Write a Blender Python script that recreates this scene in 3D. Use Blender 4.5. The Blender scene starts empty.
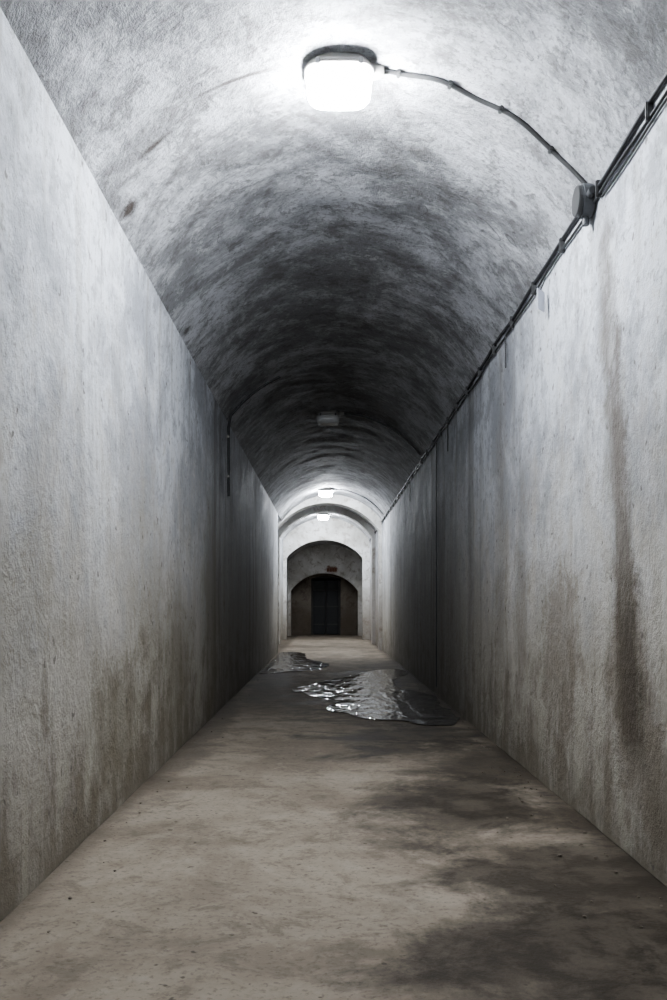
import bpy, bmesh, math, random
from mathutils import Vector, noise
random.seed(7)
scene = bpy.context.scene
XL, XR = -1.025, 1.198
XC = (XL+XR)/2
HW = (XR-XL)/2
ZS, ZC = 2.87, 3.45
F = 900.0
EM = 345
try:
    scene.view_settings.view_transform = 'AgX'
    scene.view_settings.look = 'AgX - Medium High Contrast'
except Exception as ex:
    print('look', ex)

# ------------------------------------------------------------ node helpers
class M:
    def __init__(s, name):
        s.mat = bpy.data.materials.new(name); s.mat.use_nodes = True
        s.t = s.mat.node_tree; s.t.nodes.clear()
        s.out = s.t.nodes.new('ShaderNodeOutputMaterial')
        s.b = s.t.nodes.new('ShaderNodeBsdfPrincipled')
        s.t.links.new(s.b.outputs[0], s.out.inputs[0])
        g = s.t.nodes.new('ShaderNodeNewGeometry'); s.P = g.outputs['Position']
        sp = s.t.nodes.new('ShaderNodeSeparateXYZ'); s.lk(s.P, sp.inputs[0])
        s.X, s.Y, s.Z = sp.outputs
    def lk(s, a, b):
        if isinstance(a, (int, float)):
            b.default_value = a
        elif isinstance(a, tuple):
            b.default_value = a if len(a) == 4 or b.type == 'VECTOR' else (*a, 1)
        else:
            s.t.links.new(a, b)
    def math(s, op, a, b=0.0, c=None, clamp=False):
        n = s.t.nodes.new('ShaderNodeMath'); n.operation = op; n.use_clamp = clamp
        s.lk(a, n.inputs[0]); s.lk(b, n.inputs[1])
        if c is not None: s.lk(c, n.inputs[2])
        return n.outputs[0]
    def scale(s, v, sc, loc=(0, 0, 0)):
        n = s.t.nodes.new('ShaderNodeMapping'); s.lk(v, n.inputs[0])
        n.inputs['Scale'].default_value = sc; n.inputs['Location'].default_value = loc
        return n.outputs[0]
    def noise(s, scale=1, detail=6, rough=.6, dist=0, vec=None, sc=None, loc=(0, 0, 0)):
        v = vec or s.P
        if sc or loc != (0, 0, 0): v = s.scale(v, sc or (1, 1, 1), loc)
        n = s.t.nodes.new('ShaderNodeTexNoise'); s.lk(v, n.inputs['Vector'])
        n.inputs['Scale'].default_value = scale; n.inputs['Detail'].default_value = detail
        n.inputs['Roughness'].default_value = rough; n.inputs['Distortion'].default_value = dist
        return n.outputs[0]
    def step(s, v, a, b, lo=0.0, hi=1.0):
        n = s.t.nodes.new('ShaderNodeMapRange'); n.interpolation_type = 'SMOOTHSTEP'
        s.lk(v, n.inputs[0]); 
        for i, k in enumerate((a, b, lo, hi)): s.lk(k, n.inputs[i+1])
        return n.outputs[0]
    def mix(s, f, a, b, mode='MIX'):
        n = s.t.nodes.new('ShaderNodeMix'); n.data_type = 'RGBA'; n.blend_type = mode
        s.lk(f, n.inputs[0]); s.lk(a, n.inputs[6]); s.lk(b, n.inputs[7])
        return n.outputs[2]
    def mul(s, a, b): return s.math('MULTIPLY', a, b)
    def add(s, a, b): return s.math('ADD', a, b)
    def bump(s, h, strength=.5, dist=.02, nrm=None):
        n = s.t.nodes.new('ShaderNodeBump'); s.lk(h, n.inputs['Height'])
        n.inputs['Strength'].default_value = strength; n.inputs['Distance'].default_value = dist
        if nrm: s.lk(nrm, n.inputs['Normal'])
        return n.outputs[0]
    def ellipse(s, u, v, cu, cv, ru, rv, wob, amp=.5, soft=.35):
        du = s.math('DIVIDE', s.math('SUBTRACT', u, cu), ru)
        dv = s.math('DIVIDE', s.math('SUBTRACT', v, cv), rv)
        d = s.math('SQRT', s.add(s.mul(du, du), s.mul(dv, dv)))
        d = s.add(d, s.mul(s.math('SUBTRACT', wob, .5), amp*4))
        return s.step(d, 1-soft, 1+soft, 1.0, 0.0)

def simple(name, col, rough=.5, metal=0, em=None, es=0, var=.15, nsc=20):
    m = M(name)
    n = m.noise(nsc, 4)
    m.lk(m.mix(n, tuple(c*(1-var) for c in col), tuple(min(1, c*(1+var)) for c in col)), m.b.inputs['Base Color'])
    m.b.inputs['Roughness'].default_value = rough; m.b.inputs['Metallic'].default_value = metal
    m.lk(m.bump(n, .2, .002), m.b.inputs['Normal'])
    if em:
        m.b.inputs['Emission Color'].default_value = (*em, 1); m.b.inputs['Emission Strength'].default_value = es
    return m.mat

def wall_mat(name, side):
    m = M(name)
    big = m.noise(.9, 7, .72, .3)
    med = m.noise(3.6, 7, .76, .2, loc=(3, 1, 7))
    strk = m.noise(1, 6, .65, .3, sc=(5, 5, .35))
    fine = m.noise(22, 5, .72)
    c = m.mix(m.step(big, .41, .57), (.40, .415, .45), (.72, .745, .79))
    c = m.mix(m.mul(m.step(med, .49, .59), .55), c, (.31, .32, .34))
    c = m.mix(m.mul(m.step(med, .45, .36), .5), c, (.79, .81, .84))
    c = m.mix(m.mul(m.step(strk, .5, .66), .42), c, (.31, .295, .26))
    c = m.mix(m.mul(m.step(fine, .54, .64), .5), c, (.18, .172, .162))
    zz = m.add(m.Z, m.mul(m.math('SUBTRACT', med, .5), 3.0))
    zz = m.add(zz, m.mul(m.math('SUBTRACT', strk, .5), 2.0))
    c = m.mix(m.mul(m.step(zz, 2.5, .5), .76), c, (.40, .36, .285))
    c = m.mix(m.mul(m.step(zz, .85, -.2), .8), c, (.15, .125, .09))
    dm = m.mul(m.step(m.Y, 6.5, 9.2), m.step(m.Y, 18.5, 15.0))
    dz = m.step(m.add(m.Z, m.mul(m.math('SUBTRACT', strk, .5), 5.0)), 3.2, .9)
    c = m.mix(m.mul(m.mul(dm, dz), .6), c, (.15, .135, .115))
    drip = m.noise(1, 5, .6, .1, sc=(7, 3.0, .12), loc=(0, 2, 0))
    c = m.mix(m.mul(m.mul(m.step(drip, .55, .66), m.step(m.Y, 5.5, 8)), .5), c, (.12, .105, .085))
    if side == 'R':
        yc = m.add(m.mul(m.Z, .17), 3.48)
        d = m.math('ABSOLUTE', m.math('SUBTRACT', m.add(m.Y, m.mul(m.math('SUBTRACT', med, .5), .42)), yc))
        w = m.step(m.Z, 1.35, .75, .15, .29)
        up = m.step(m.math('DIVIDE', d, w), 1.2, .3)
        rag = m.step(m.add(strk, m.mul(med, .6)), .58, .88)
        inten = m.mul(up, m.add(m.mul(rag, .5), .5))
        inten = m.mul(inten, m.mul(m.step(m.Z, .18, .5), m.step(m.Z, 2.82, 2.5)))
        inten = m.mul(inten, m.step(m.Z, 1.3, .8, .80, 1.0))
        c = m.mix(inten, c, (.125, .102, .075))
        core = m.mul(m.mul(m.step(m.math('DIVIDE', d, w), .7, .1), m.step(m.Z, .3, .6)), m.step(m.Z, 1.3, .9))
        c = m.mix(m.mul(m.mul(core, rag), .5), c, (.05, .041, .031))
        for (y, z, ry, rz, a) in ((4.7, .75, .35, .45, .6), (5.6, 1.0, .18, .8, .45), (6.3, 1.4, .2, 1.2, .35), (3.1, .3, .5, .2, .5), (2.9, .75, .2, .35, .4)):
            e = m.ellipse(m.Y, m.Z, y, z, ry, rz, med, .9, .6)
            c = m.mix(m.mul(e, a), c, (.17, .14, .107))
    else:
        for (y, z, ry, rz, a) in ((6.2, .5, .6, .5, .6), (4.4, .4, .6, .3, .5), (8.0, .9, .5, 1.1, .5), (3.0, 1.0, .3, .3, .35), (5.2, 1.1, .4, .5, .35)):
            e = m.ellipse(m.Y, m.Z, y, z, ry, rz, med, .9, .6)
            c = m.mix(m.mul(e, a), c, (.18, .16, .115))
    sp = m.noise(14, 2, .5, 0, loc=(5, 5, 5))
    c = m.mix(m.mul(m.step(sp, .68, .74), .75), c, (.12, .105, .09))
    m.lk(c, m.b.inputs['Base Color'])
    m.lk(m.step(big, .3, .7, .6, .85), m.b.inputs['Roughness'])
    h = m.add(m.mul(med, .9), m.mul(fine, .2))
    m.lk(m.bump(h, .8, .035), m.b.inputs['Normal'])
    return m.mat

def ceil_mat(name, b=1.0):
    m = M(name)
    big = m.noise(1.3, 8, .78, .4, sc=(.9, .9, .8))
    tr = m.noise(1, 6, .75, .3, sc=(2.2, 3.6, 2.2))
    med = m.noise(5.5, 7, .80, .3)
    fine = m.noise(36, 4, .70)
    c = m.mix(m.step(big, .42, .59), (.27*b, .272*b, .28*b), (.60*b, .612*b, .64*b))
    c = m.mix(m.mul(m.step(tr, .49, .60), .45), c, (.21*b, .207*b, .208*b))
    c = m.mix(m.mul(m.step(med, .52, .60), .6), c, (.145*b, .138*b, .132*b))
    c = m.mix(m.mul(m.step(med, .46, .37), .5), c, (.72*b, .73*b, .75*b))
    c = m.mix(m.mul(m.step(fine, .54, .62), .45), c, (.13, .126, .122))
    crackn = m.noise(1, 3, .5, 1.0, sc=(1.2, 2.2, 1.2), loc=(9, 4, 2))
    cr = m.step(m.math('ABSOLUTE', m.math('SUBTRACT', crackn, .5)), .004, .0, 0, 1)
    gate = m.step(m.noise(1.6, 2, .5, loc=(2, 8, 1)), .54, .62)
    c = m.mix(m.mul(m.mul(cr, gate), .6), c, (.06, .05, .045))
    for (x, y, rx, ry, a) in ((-.97, 4.4, .035, .045, .95), (-.80, 4.15, .07, .024, .9), (-.99, 6.3, .02, .05, .8), (.98, 4.75, .025, .025, .7), (-.40, 4.03, .18, .014, .85), (.35, 5.9, .12, .03, .3)):
        c = m.mix(m.mul(m.ellipse(m.X, m.Y, x, y, rx, ry, med, 1.2, .6), a), c, (.05, .038, .03))
    m.lk(c, m.b.inputs['Base Color'])
    m.b.inputs['Roughness'].default_value = .8
    h = m.add(m.add(m.mul(tr, .4), m.mul(med, .9)), m.mul(fine, .2))
    m.lk(m.bump(h, .8, .035), m.b.inputs['Normal'])
    return m.mat

def floor_mat():
    m = M('floor_concrete')
    big = m.noise(.9, 7, .70, .4)
    med = m.noise(4.5, 7, .75, .3, loc=(2, 2, 0))
    fine = m.noise(45, 4, .70)
    c = m.mix(m.step(big, .38, .62), (.23, .193, .152), (.35, .303, .245))
    c = m.mix(m.mul(m.step(med, .5, .62), .55), c, (.15, .127, .10))
    c = m.mix(m.mul(m.step(med, .46, .34), .4), c, (.40, .353, .29))
    c = m.mix(m.mul(m.step(fine, .52, .66), .45), c, (.11, .092, .073))
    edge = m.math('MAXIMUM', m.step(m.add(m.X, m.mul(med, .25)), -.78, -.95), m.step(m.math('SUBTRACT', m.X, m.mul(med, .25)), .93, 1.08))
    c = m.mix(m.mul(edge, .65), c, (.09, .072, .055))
    wob = m.noise(1.5, 8, .70, .3, loc=(4, 7, 0))
    wet = None
    for (x, y, rx, ry, a) in ((.90, 2.55, .66, .58, 1), (.95, 3.4, .48, .60, .95), (.80, 4.5, .52, .85, 1), (1.05, 5.8, .42, 1.0, .9),
                              (.75, 6.9, .75, .85, 1), (.65, 9.5, .80, 3.0, .7), (1.0, 13, .6, 3.5, .55), (-.8, 12, .30, 3.5, .5), (-.95, 7.5, .16, 2.5, .5)):
        e = m.mul(m.ellipse(m.X, m.Y, x, y, rx, ry, wob, 1.1, .45), a)
        wet = e if wet is None else m.math('MAXIMUM', wet, e)
    wet = m.mul(wet, m.step(med, .66, .42, .6, 1.0))
    c = m.mix(m.mul(wet, .93), c, (.033, .026, .019))
    sp = m.noise(22, 2, .5, 0, loc=(1, 5, 5))
    c = m.mix(m.mul(m.step(sp, .69, .75), .7), c, (.06, .05, .04))
    m.lk(c, m.b.inputs['Base Color'])
    r = m.math('SUBTRACT', m.step(big, .3, .7, .8, .95), m.mul(wet, .25))
    m.lk(r, m.b.inputs['Roughness'])
    m.b.inputs['Specular IOR Level'].default_value = .18
    h = m.add(m.mul(med, .7), m.mul(fine, .25))
    m.lk(m.bump(h, .6, .02), m.b.inputs['Normal'])
    return m.mat

def endwall_mat(name='end_wall_plaster', t=(1, 1, 1)):
    m = M(name)
    big = m.noise(1.2, 7, .65, .4); med = m.noise(5, 7, .7, .3)
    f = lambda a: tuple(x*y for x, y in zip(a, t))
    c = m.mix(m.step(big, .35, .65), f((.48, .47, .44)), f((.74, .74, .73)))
    c = m.mix(m.mul(m.step(med, .5, .64), .6), c, f((.25, .21, .17)))
    c = m.mix(m.mul(m.ellipse(m.X, m.Z, .12, 2.15, .19, .10, med, .7, .3), m.mul(m.step(m.Y, 28, 28.5), .85)), c, (.19, .08, .045))
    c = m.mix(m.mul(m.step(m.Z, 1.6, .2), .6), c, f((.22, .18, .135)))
    m.lk(c, m.b.inputs['Base Color']); m.b.inputs['Roughness'].default_value = .8
    m.lk(m.bump(med, .5, .03), m.b.inputs['Normal'])
    return m.mat

def puddle_mat(name, st):
    m = M(name)
    m.lk((.05, .047, .043), m.b.inputs['Base Color'])
    m.b.inputs['Roughness'].default_value = .05
    m.b.inputs['IOR'].default_value = 1.5
    m.b.inputs['Specular IOR Level'].default_value = 1.0
    h = m.add(m.noise(1, 2, .5, .3, sc=(7, 2.6, 1)), m.mul(m.noise(1, 2, .6, sc=(24, 11, 1)), .2))
    m.lk(m.bump(h, st, .045), m.b.inputs['Normal'])
    return m.mat

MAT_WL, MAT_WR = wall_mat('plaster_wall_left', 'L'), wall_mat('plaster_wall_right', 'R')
MAT_C = ceil_mat('plaster_vault'); MAT_C2 = ceil_mat('plaster_vault_far', 1.3)
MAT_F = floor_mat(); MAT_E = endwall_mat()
MAT_P = puddle_mat('puddle_water', .62); MAT_P2 = puddle_mat('puddle_water_rippled', 1.0)
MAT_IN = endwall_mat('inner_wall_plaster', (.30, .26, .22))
MAT_CABLE = simple('cable_black', (.04, .04, .043), .5)
MAT_COND = simple('conduit_grey', (.08, .08, .08), .45, .3)
MAT_HOUS = simple('lamp_housing_grey', (.34, .33, .31), .4, .3)
MAT_BOX = simple('junction_box_grey', (.08, .083, .088), .5)
MAT_TAG = simple('tag_grey', (.50, .51, .56), .6)
MAT_ON = simple('lamp_glass_lit', (.9, .9, .9), .3, 0, (.90, .945, 1.0), EM)
MAT_OFF = simple('lamp_glass_off', (.75, .76, .76), .2)
MAT_DOOR = simple('door_iron', (.022, .023, .025), .6, .2)
MAT_FRAME = simple('door_frame_iron', (.05, .048, .045), .6, .2)
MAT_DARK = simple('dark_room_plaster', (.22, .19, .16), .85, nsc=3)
MAT_STONE = simple('rubble_stone', (.16, .135, .11), .8)
MAT_BRICK = simple('brick_red', (.19, .09, .058), .85)

# ------------------------------------------------------------ mesh helpers
def mesh_obj(name, verts, faces, mat, smooth=False, parent=None):
    me = bpy.data.meshes.new(name); me.from_pydata([tuple(v) for v in verts], [], faces); me.update()
    o = bpy.data.objects.new(name, me); scene.collection.objects.link(o)
    if mat: me.materials.append(mat)
    if smooth:
        for p in me.polygons: p.use_smooth = True
    if parent: o.parent = parent
    return o
def empty(name, loc=(0, 0, 0)):
    e = bpy.data.objects.new(name, None); e.location = loc; e.empty_display_size = .1
    scene.collection.objects.link(e); return e
def arc_z(x, c=XC, hw=HW, zs=ZS, zc=ZC):
    r = zc-zs; R = (hw*hw+r*r)/(2*r)
    return zc-R+math.sqrt(max(R*R-(x-c)**2, 0))
def arc_pts(n, xl, xr, zs, zc):
    hw = (xr-xl)/2; c = (xl+xr)/2; r = zc-zs; R = (hw*hw+r*r)/(2*r); a = math.asin(min(1, hw/R))
    return [(c+R*math.sin(-a+2*a*i/n), zc-R+R*math.cos(-a+2*a*i/n)) for i in range(n+1)]
def grid(name, rows, mat, flip=False):
    nr, nc = len(rows), len(rows[0])
    v = [p for r in rows for p in r]; f = []
    for i in range(nr-1):
        for j in range(nc-1):
            q = (i*nc+j, i*nc+j+1, (i+1)*nc+j+1, (i+1)*nc+j)
            f.append(q[::-1] if flip else q)
    return mesh_obj(name, v, f, mat, True)
def nz(p, s): return noise.noise(Vector(p)*s)

Y0, Y1, Y2, Y3 = -7.0, 20.0, 26.0, 29.0
rows = []
N = int((Y1-Y0)/.09)
for i in range(N+1):
    y = Y0+(Y1-Y0)*i/N; r = []
    for (x, z) in arc_pts(36, XL, XR, ZS, ZC):
        e = min(1, (z-ZS)/.05)
        d = (.018*nz((x, y*1.2, z), 1.6)+.012*nz((x, y*1.5, z), 4))*e
        r.append((x-(x-XC)*d*.3, y, z+d))
    rows.append(r)
grid('ceiling', rows, MAT_C)
def wall(name, x, y0, y1, ztop, mat, sgn, amp=.008):
    rows = []
    n = int((y1-y0)/.12)
    for i in range(n+1):
        y = y0+(y1-y0)*i/n
        rows.append([(x+sgn*amp*(1+nz((x, y, z), 1.3)+.5*nz((x, y, z), 4))*min(1, (ztop-z)*4), y, z) for z in [ztop*k/24 for k in range(25)]])
    return grid(name, rows, mat, sgn < 0)
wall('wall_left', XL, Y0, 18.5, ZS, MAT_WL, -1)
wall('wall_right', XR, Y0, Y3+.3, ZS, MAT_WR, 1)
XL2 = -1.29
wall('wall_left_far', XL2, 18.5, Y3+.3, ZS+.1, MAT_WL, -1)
mesh_obj('wall_left_return', [(XL2-.02, 18.5, 0), (XL+.0, 18.5, 0), (XL+.0, 18.5, 3.6), (XL2-.02, 18.5, 3.6)], [(0, 1, 2, 3)], MAT_WL)
rows = []
for i in range(241):
    y = Y0+(Y3+4-Y0)*i/240
    rows.append([(x, y, .006*nz((x, y, 0), 1.1)-.003) for x in [-1.5+3.2*k/32 for k in range(33)]])
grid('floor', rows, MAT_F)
rows = []
for i in range(71):
    y = 18.5+(Y2-18.5)*i/70
    rows.append([(x, y, z+.012*nz((x, y, z), 2)) for (x, z) in arc_pts(32, XL2-.0, XR, ZS, 3.52)])
grid('ceiling_far', rows, MAT_C2)
rows = []
for i in range(21):
    y = Y2+(Y3-Y2)*i/20
    rows.append([(x, y, z) for (x, z) in arc_pts(28, XL2, XR, 2.40, 2.95)])
grid('ceiling_niche', rows, MAT_C)

def arch_wall(name, y, th, xl, xr, ztop, oxl, oxr, ozs, ozc, mat, n=32):
    pts = [(oxl, 0)]+arc_pts(n, oxl, oxr, ozs, ozc)+[(oxr, 0)]
    outer = [(xl, 0)]+[(xl+(xr-xl)*i/n, ztop) for i in range(n+1)]+[(xr, 0)]
    v = []
    for yy in (y, y+th):
        for p in pts: v.append((p[0], yy, p[1]))
        for p in outer: v.append((p[0], yy, p[1]))
    k = len(pts); f = []
    for i in range(k-1):
        f.append((i, i+1, k+i+1, k+i))
        f.append((2*k+i+1, 2*k+i, 3*k+i, 3*k+i+1))
        f.append((i+1, i, 2*k+i, 2*k+i+1))
        f.append((k+i, k+i+1, 3*k+i+1, 3*k+i))
    return mesh_obj(name, v, f, mat)
arch_wall('wall_arch_rib', 20.0, .45, XL2-.1, XR+.1, 3.75, -1.17, XR-.06, 2.66, 3.27, MAT_E)
arch_wall('wall_arch_rib_rear', 22.9, .4, XL2-.1, XR+.1, 3.75, -1.24, XR-.08, 2.72, 3.38, MAT_E)
arch_wall('wall_arch_middle', Y2, .3, XL2-.1, XR+.1, 3.75, -1.20, XR-.20, 2.36, 2.88, MAT_E)
arch_wall('wall_end', Y3, .35, XL2-.1, XR+.1, 3.2, -1.20, .965, 1.45, 2.03, MAT_E)
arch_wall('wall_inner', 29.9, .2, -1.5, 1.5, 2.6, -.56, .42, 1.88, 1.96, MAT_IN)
mesh_obj('wall_back', [(XL-.05, Y0, 0), (XR+.05, Y0, 0), (XR+.05, Y0, 3.6), (XL-.05, Y0, 3.6)], [(3, 2, 1, 0)], MAT_WL)
v = [(-1.5, 29.35, 0), (1.5, 29.35, 0), (1.5, 29.35, 2.6), (-1.5, 29.35, 2.6), (-1.5, 32.5, 0), (1.5, 32.5, 0), (1.5, 32.5, 2.6), (-1.5, 32.5, 2.6)]
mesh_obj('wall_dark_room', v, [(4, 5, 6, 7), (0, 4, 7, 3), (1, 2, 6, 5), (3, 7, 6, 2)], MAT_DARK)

def box(name, c, s, mat, parent=None, bev=0.0):
    bm = bmesh.new(); bmesh.ops.create_cube(bm, size=1)
    for w in bm.verts: w.co = Vector((w.co.x*s[0], w.co.y*s[1], w.co.z*s[2]))+Vector(c)
    if bev: bmesh.ops.bevel(bm, geom=bm.edges[:], offset=bev, segments=2, affect='EDGES')
    me = bpy.data.meshes.new(name); bm.to_mesh(me); bm.free(); me.materials.append(mat)
    o = bpy.data.objects.new(name, me); scene.collection.objects.link(o)
    if parent: o.parent = parent
    return o
d = empty('door_1', (-.07, 30.25, 0))
box('leaf_left', (-.22, 0, .92), (.42, .05, 1.80), MAT_DOOR, d, .008)
box('leaf_right', (.22, 0, .92), (.42, .05, 1.80), MAT_DOOR, d, .008)
box('frame_left', (-.475, 0, .94), (.07, .10, 1.88), MAT_FRAME, d, .006)
box('frame_right', (.475, 0, .94), (.07, .10, 1.88), MAT_FRAME, d, .006)
box('frame_top', (0, 0, 1.92), (1.02, .10, .07), MAT_FRAME, d, .006)
for sx in (-.22, .22):
    for zz in (.35, .95, 1.5):
        box('rail', (sx, -.035, zz), (.40, .03, .04), MAT_FRAME, d, .004)
box('handle', (.06, -.06, 1.0), (.03, .06, .14), MAT_FRAME, d, .004)
br = empty('exposed_bricks', (0, Y3, 0))
for i in range(4):
    x = .0+.085*i+random.uniform(-.01, .01)
    box('brick', (x, .010, 2.13+random.uniform(-.01, .03)), (.065, .05, .11), MAT_BRICK, br, .006)

# ------------------------------------------------------------ lamps
def sring(hx, hy, z, n=40, e=3.5):
    out = []
    for i in range(n):
        a = 2*math.pi*i/n; c, s = math.cos(a), math.sin(a)
        out.append((hx*math.copysign(abs(c)**(2/e), c), hy*math.copysign(abs(s)**(2/e), s), z))
    return out
def loft(name, rings, mat, parent, loc=(0, 0, 0)):
    n = len(rings[0]); v = [p for r in rings for p in r]; f = []
    for i in range(len(rings)-1):
        for j in range(n):
            k = (j+1) % n
            f.append((i*n+j, (i+1)*n+j, (i+1)*n+k, i*n+k))
    f.append(tuple(range(n))); f.append(tuple((len(rings)-1)*n+j for j in range(n))[::-1])
    o = mesh_obj(name, v, f, mat, False, parent); o.location = loc
    for p in o.data.polygons: p.use_smooth = len(p.vertices) == 4
    return o
def tube(name, pts, r, mat, parent=None):
    cu = bpy.data.curves.new(name, 'CURVE'); cu.dimensions = '3D'; cu.bevel_depth = r; cu.bevel_resolution = 3; cu.use_fill_caps = True
    sp = cu.splines.new('POLY'); sp.points.add(len(pts)-1)
    for p, q in zip(sp.points, pts): p.co = (*q, 1)
    cu.materials.append(mat)
    o = bpy.data.objects.new(name, cu); scene.collection.objects.link(o)
    if parent: o.parent = parent
    return o
def lamp(x, y, zc, lit=True):
    e = empty('bulkhead_lamp', (x, y, zc))
    loft('housing', [sring(.115, .085, .02), sring(.13, .098, -.01), sring(.146, .112, -.03), sring(.148, .114, -.045)], MAT_HOUS, e)
    loft('rim', [sring(.148, .114, -.0455), sring(.158, .124, -.048), sring(.159, .125, -.056), sring(.152, .118, -.060)], MAT_HOUS, e)
    loft('diffuser', [sring(.143, .110, -.0605), sring(.146, .113, -.10), sring(.142, .109, -.135), sring(.128, .096, -.155), sring(.095, .07, -.164)], MAT_ON if lit else MAT_OFF, e)
    for sx, sy in ((-1, -1), (-1, 1), (1, -1), (1, 1)):
        box('clamp', (sx*.095, sy*.124, -.055), (.02, .012, .03), MAT_COND, e, .003)
    bm = bmesh.new(); bmesh.ops.create_cone(bm, cap_ends=True, segments=20, radius1=.040, radius2=.028, depth=.06)
    me = bpy.data.meshes.new('gland'); bm.to_mesh(me); bm.free(); me.materials.append(MAT_HOUS)
    g = bpy.data.objects.new('gland', me); scene.collection.objects.link(g); g.parent = e
    g.rotation_euler = (0, math.radians(90), 0); g.location = (.172, 0, -.03)
    return e
def ceiling_conduit(x0, x1, y, r=.011, n=24, zoff=.013, mat=MAT_COND, name='ceiling_conduit'):
    e = empty(name, (0, 0, 0))
    pts = []
    for i in range(n+1):
        x = x0+(x1-x0)*i/n
        pts.append((x, y+.012*math.sin(i*.7), arc_z(x)-zoff-(.01 if i == 0 else 0)))
    tube('pipe', pts, r, mat, e)
    for k in range(2, n, 6):
        p = pts[k]; sl = math.atan2(pts[k+1][2]-pts[k-1][2], pts[k+1][0]-pts[k-1][0])
        c = box('saddle', (0, 0, 0), (.018, .044, .024), MAT_COND, e, .004); c.location = p; c.rotation_euler = (0, -sl, 0)
    return e
lamp(.05, 4.08, arc_z(.05)); ceiling_conduit(.245, XR-.03, 4.08)
lamp(.0, 11.4, arc_z(0), False); ceiling_conduit(.195, XR-.03, 11.4)
lamp(-.05, 18.9, arc_z(-.05)); ceiling_conduit(.145, XR-.03, 18.9)
lamp(-.13, 24.6, 3.50)
lamp(.05, -2.6, arc_z(.05))
e = empty('wall_conduit')
pts = [(XL+.02, 9.1, 2.1+.05*i) for i in range(15)]
pts += [(x, 9.1, arc_z(x)-.015) for x in [XL+.04+.05*i for i in range(11)]]
tube('pipe', pts, .013, MAT_CABLE, e)
for z in (2.3, 2.7): box('saddle', (XL+.015, 9.1, z), (.03, .05, .02), MAT_HOUS, e, .003)

# ------------------------------------------------------------ wall cables
e = empty('wall_cables')
def cable(z, off, y0, y1, r, ph, name):
    pts = []
    n = int((y1-y0)/.12)
    for i in range(n+1):
        y = y0+(y1-y0)*i/n
        pts.append((XR-off, y, z+.010*math.sin(y*5.2+ph)*math.sin(y*1.3+ph)+.008*nz((y, ph, 0), 1.2)))
    tube(name, pts, r, MAT_CABLE, e)
cable(2.845, .011, Y0+.1, 25.9, .010, 0, 'cable_1')
cable(2.80, .009, Y0+.1, 25.9, .007, 2, 'cable_2')
cable(2.77, .008, Y0+.1, 3.9, .006, 4, 'cable_3')
y = -6.6
while y < 25:
    box('clip', (XR-.012, y, 2.822), (.030, .018, .075), MAT_COND, e, .004); y += .62
jb = empty('junction_box', (XR, 4.08, 2.84))
def cyl(name, r, d, loc, rot, mat, parent, r2=None):
    bm = bmesh.new(); bmesh.ops.create_cone(bm, cap_ends=True, segments=28, radius1=r, radius2=r2 or r, depth=d)
    bmesh.ops.bevel(bm, geom=[x for x in bm.edges if x.calc_face_angle(0) > .8], offset=min(r, d)*.12, segments=2, affect='EDGES')
    me = bpy.data.meshes.new(name); bm.to_mesh(me); bm.free(); me.materials.append(mat)
    o = bpy.data.objects.new(name, me); scene.collection.objects.link(o); o.parent = parent
    o.location = loc; o.rotation_euler = rot; return o
R90 = math.radians(90)
cyl('body', .075, .06, (-.03, 0, -.01), (0, R90, 0), MAT_BOX, jb)
cyl('lid', .066, .016, (-.068, 0, -.01), (0, R90, 0), MAT_COND, jb)
cyl('gland_top', .02, .05, (-.03, 0, .08), (0, 0, 0), MAT_BOX, jb)
cyl('gland_front', .018, .05, (-.03, -.09, -.01), (R90, 0, 0), MAT_BOX, jb)
cyl('gland_rear', .018, .05, (-.03, .09, -.01), (R90, 0, 0), MAT_BOX, jb)
cyl('gland_bottom', .016, .04, (-.03, 0, -.10), (0, 0, 0), MAT_BOX, jb)
t = empty('hanging_tag', (XR-.04, 4.90, 2.69))
pl = box('plate', (0, 0, -.03), (.006, .09, .11), MAT_TAG, t, .002); pl.rotation_euler = (0, 0, math.radians(-38))
tube('wire', [(0, 0, .025), (.015, .003, .06), (.027, .005, .10)], .003, MAT_CABLE, t)
for (y, l) in ((8.9, .28), (6.0, .22), (13.0, .3)):
    tube('cable_stub', [(XR-.014, y, 2.80), (XR-.012, y+.01, 2.80-l*.5), (XR-.014, y, 2.80-l)], .005, MAT_CABLE)
c = empty('drop_conduit', (XR-.004, 9.9, 0))
tube('pipe', [(0, .006*math.sin(k), .1+2.68*k/12) for k in range(13)], .006, MAT_COND, c)

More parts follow.
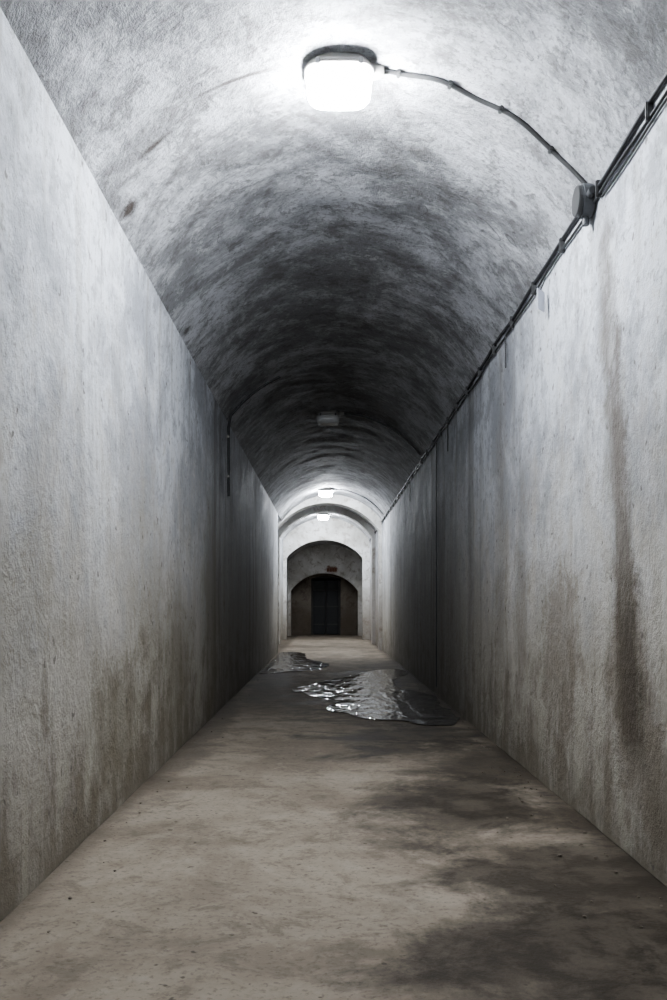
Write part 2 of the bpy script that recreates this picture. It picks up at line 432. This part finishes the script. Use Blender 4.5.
# ------------------------------------------------------------ puddles
def puddle(px, mat):
    w = [Vector(((x-328)/(y-605), F/(y-605))) for x, y in px]
    n = len(w); pts = []
    for i in range(n):
        p0, p1, p2, p3 = w[i-1], w[i], w[(i+1) % n], w[(i+2) % n]
        for k in range(14):
            t = k/14
            q = .5*((2*p1)+(-p0+p2)*t+(2*p0-5*p1+4*p2-p3)*t*t+(-p0+3*p1-3*p2+p3)*t**3)
            q = q+Vector((.05*nz((q.x, q.y, 1), 4), .20*nz((q.x, q.y, 5), 3)))
            pts.append((max(min(q.x, XR-.02), XL+.02), q.y, .0045))
    bm = bmesh.new(); vs = [bm.verts.new(p) for p in pts]; f = bm.faces.new(vs)
    bmesh.ops.triangulate(bm, faces=[f]); bmesh.ops.recalc_face_normals(bm, faces=bm.faces)
    if bm.faces[:][0].normal.z < 0: bmesh.ops.reverse_faces(bm, faces=bm.faces)
    me = bpy.data.meshes.new('puddle'); bm.to_mesh(me); bm.free(); me.materials.append(mat)
    o = bpy.data.objects.new('puddle', me); scene.collection.objects.link(o)
puddle([(293, 690), (312, 684), (340, 678), (368, 672), (396, 669), (408, 674), (392, 681), (402, 689), (430, 695), (444, 706), (461, 722), (430, 725), (400, 721), (362, 718), (345, 714), (328, 709), (334, 702), (312, 696)], MAT_P)
puddle([(254, 673), (264, 663), (275, 653), (302, 653), (308, 659), (328, 664), (320, 669), (288, 672)], MAT_P2)

bm = bmesh.new()
for i in range(150):
    right = random.random() < .8
    y = random.uniform(2.2, 12)
    x = (XR-.04-abs(random.gauss(0, .16))) if right else (XL+.05+abs(random.gauss(0, .1)))
    s = random.uniform(.003, .008)
    g = bmesh.ops.create_icosphere(bm, subdivisions=1, radius=s)
    for q in g['verts']: q.co = Vector((q.co.x*random.uniform(.7, 1.5), q.co.y*random.uniform(.7, 1.5), q.co.z*.7))+Vector((x, y, s*.4))
me = bpy.data.meshes.new('rubble'); bm.to_mesh(me); bm.free(); me.materials.append(MAT_STONE)
scene.collection.objects.link(bpy.data.objects.new('rubble', me))

# ------------------------------------------------------------ world & camera
w = bpy.data.worlds.new('World'); scene.world = w; w.use_nodes = True
w.node_tree.nodes['Background'].inputs[0].default_value = (.02, .022, .025, 1)
cam = bpy.data.cameras.new('camera'); co = bpy.data.objects.new('camera', cam); scene.collection.objects.link(co)
cam.sensor_fit = 'VERTICAL'; cam.sensor_height = 36; cam.sensor_width = 24; cam.lens = 36*F/1000
cam.shift_x = .0055; cam.shift_y = .105; cam.clip_start = .05
co.location = (0, 0, 1.0); co.rotation_euler = (R90, 0, 0)
scene.camera = co
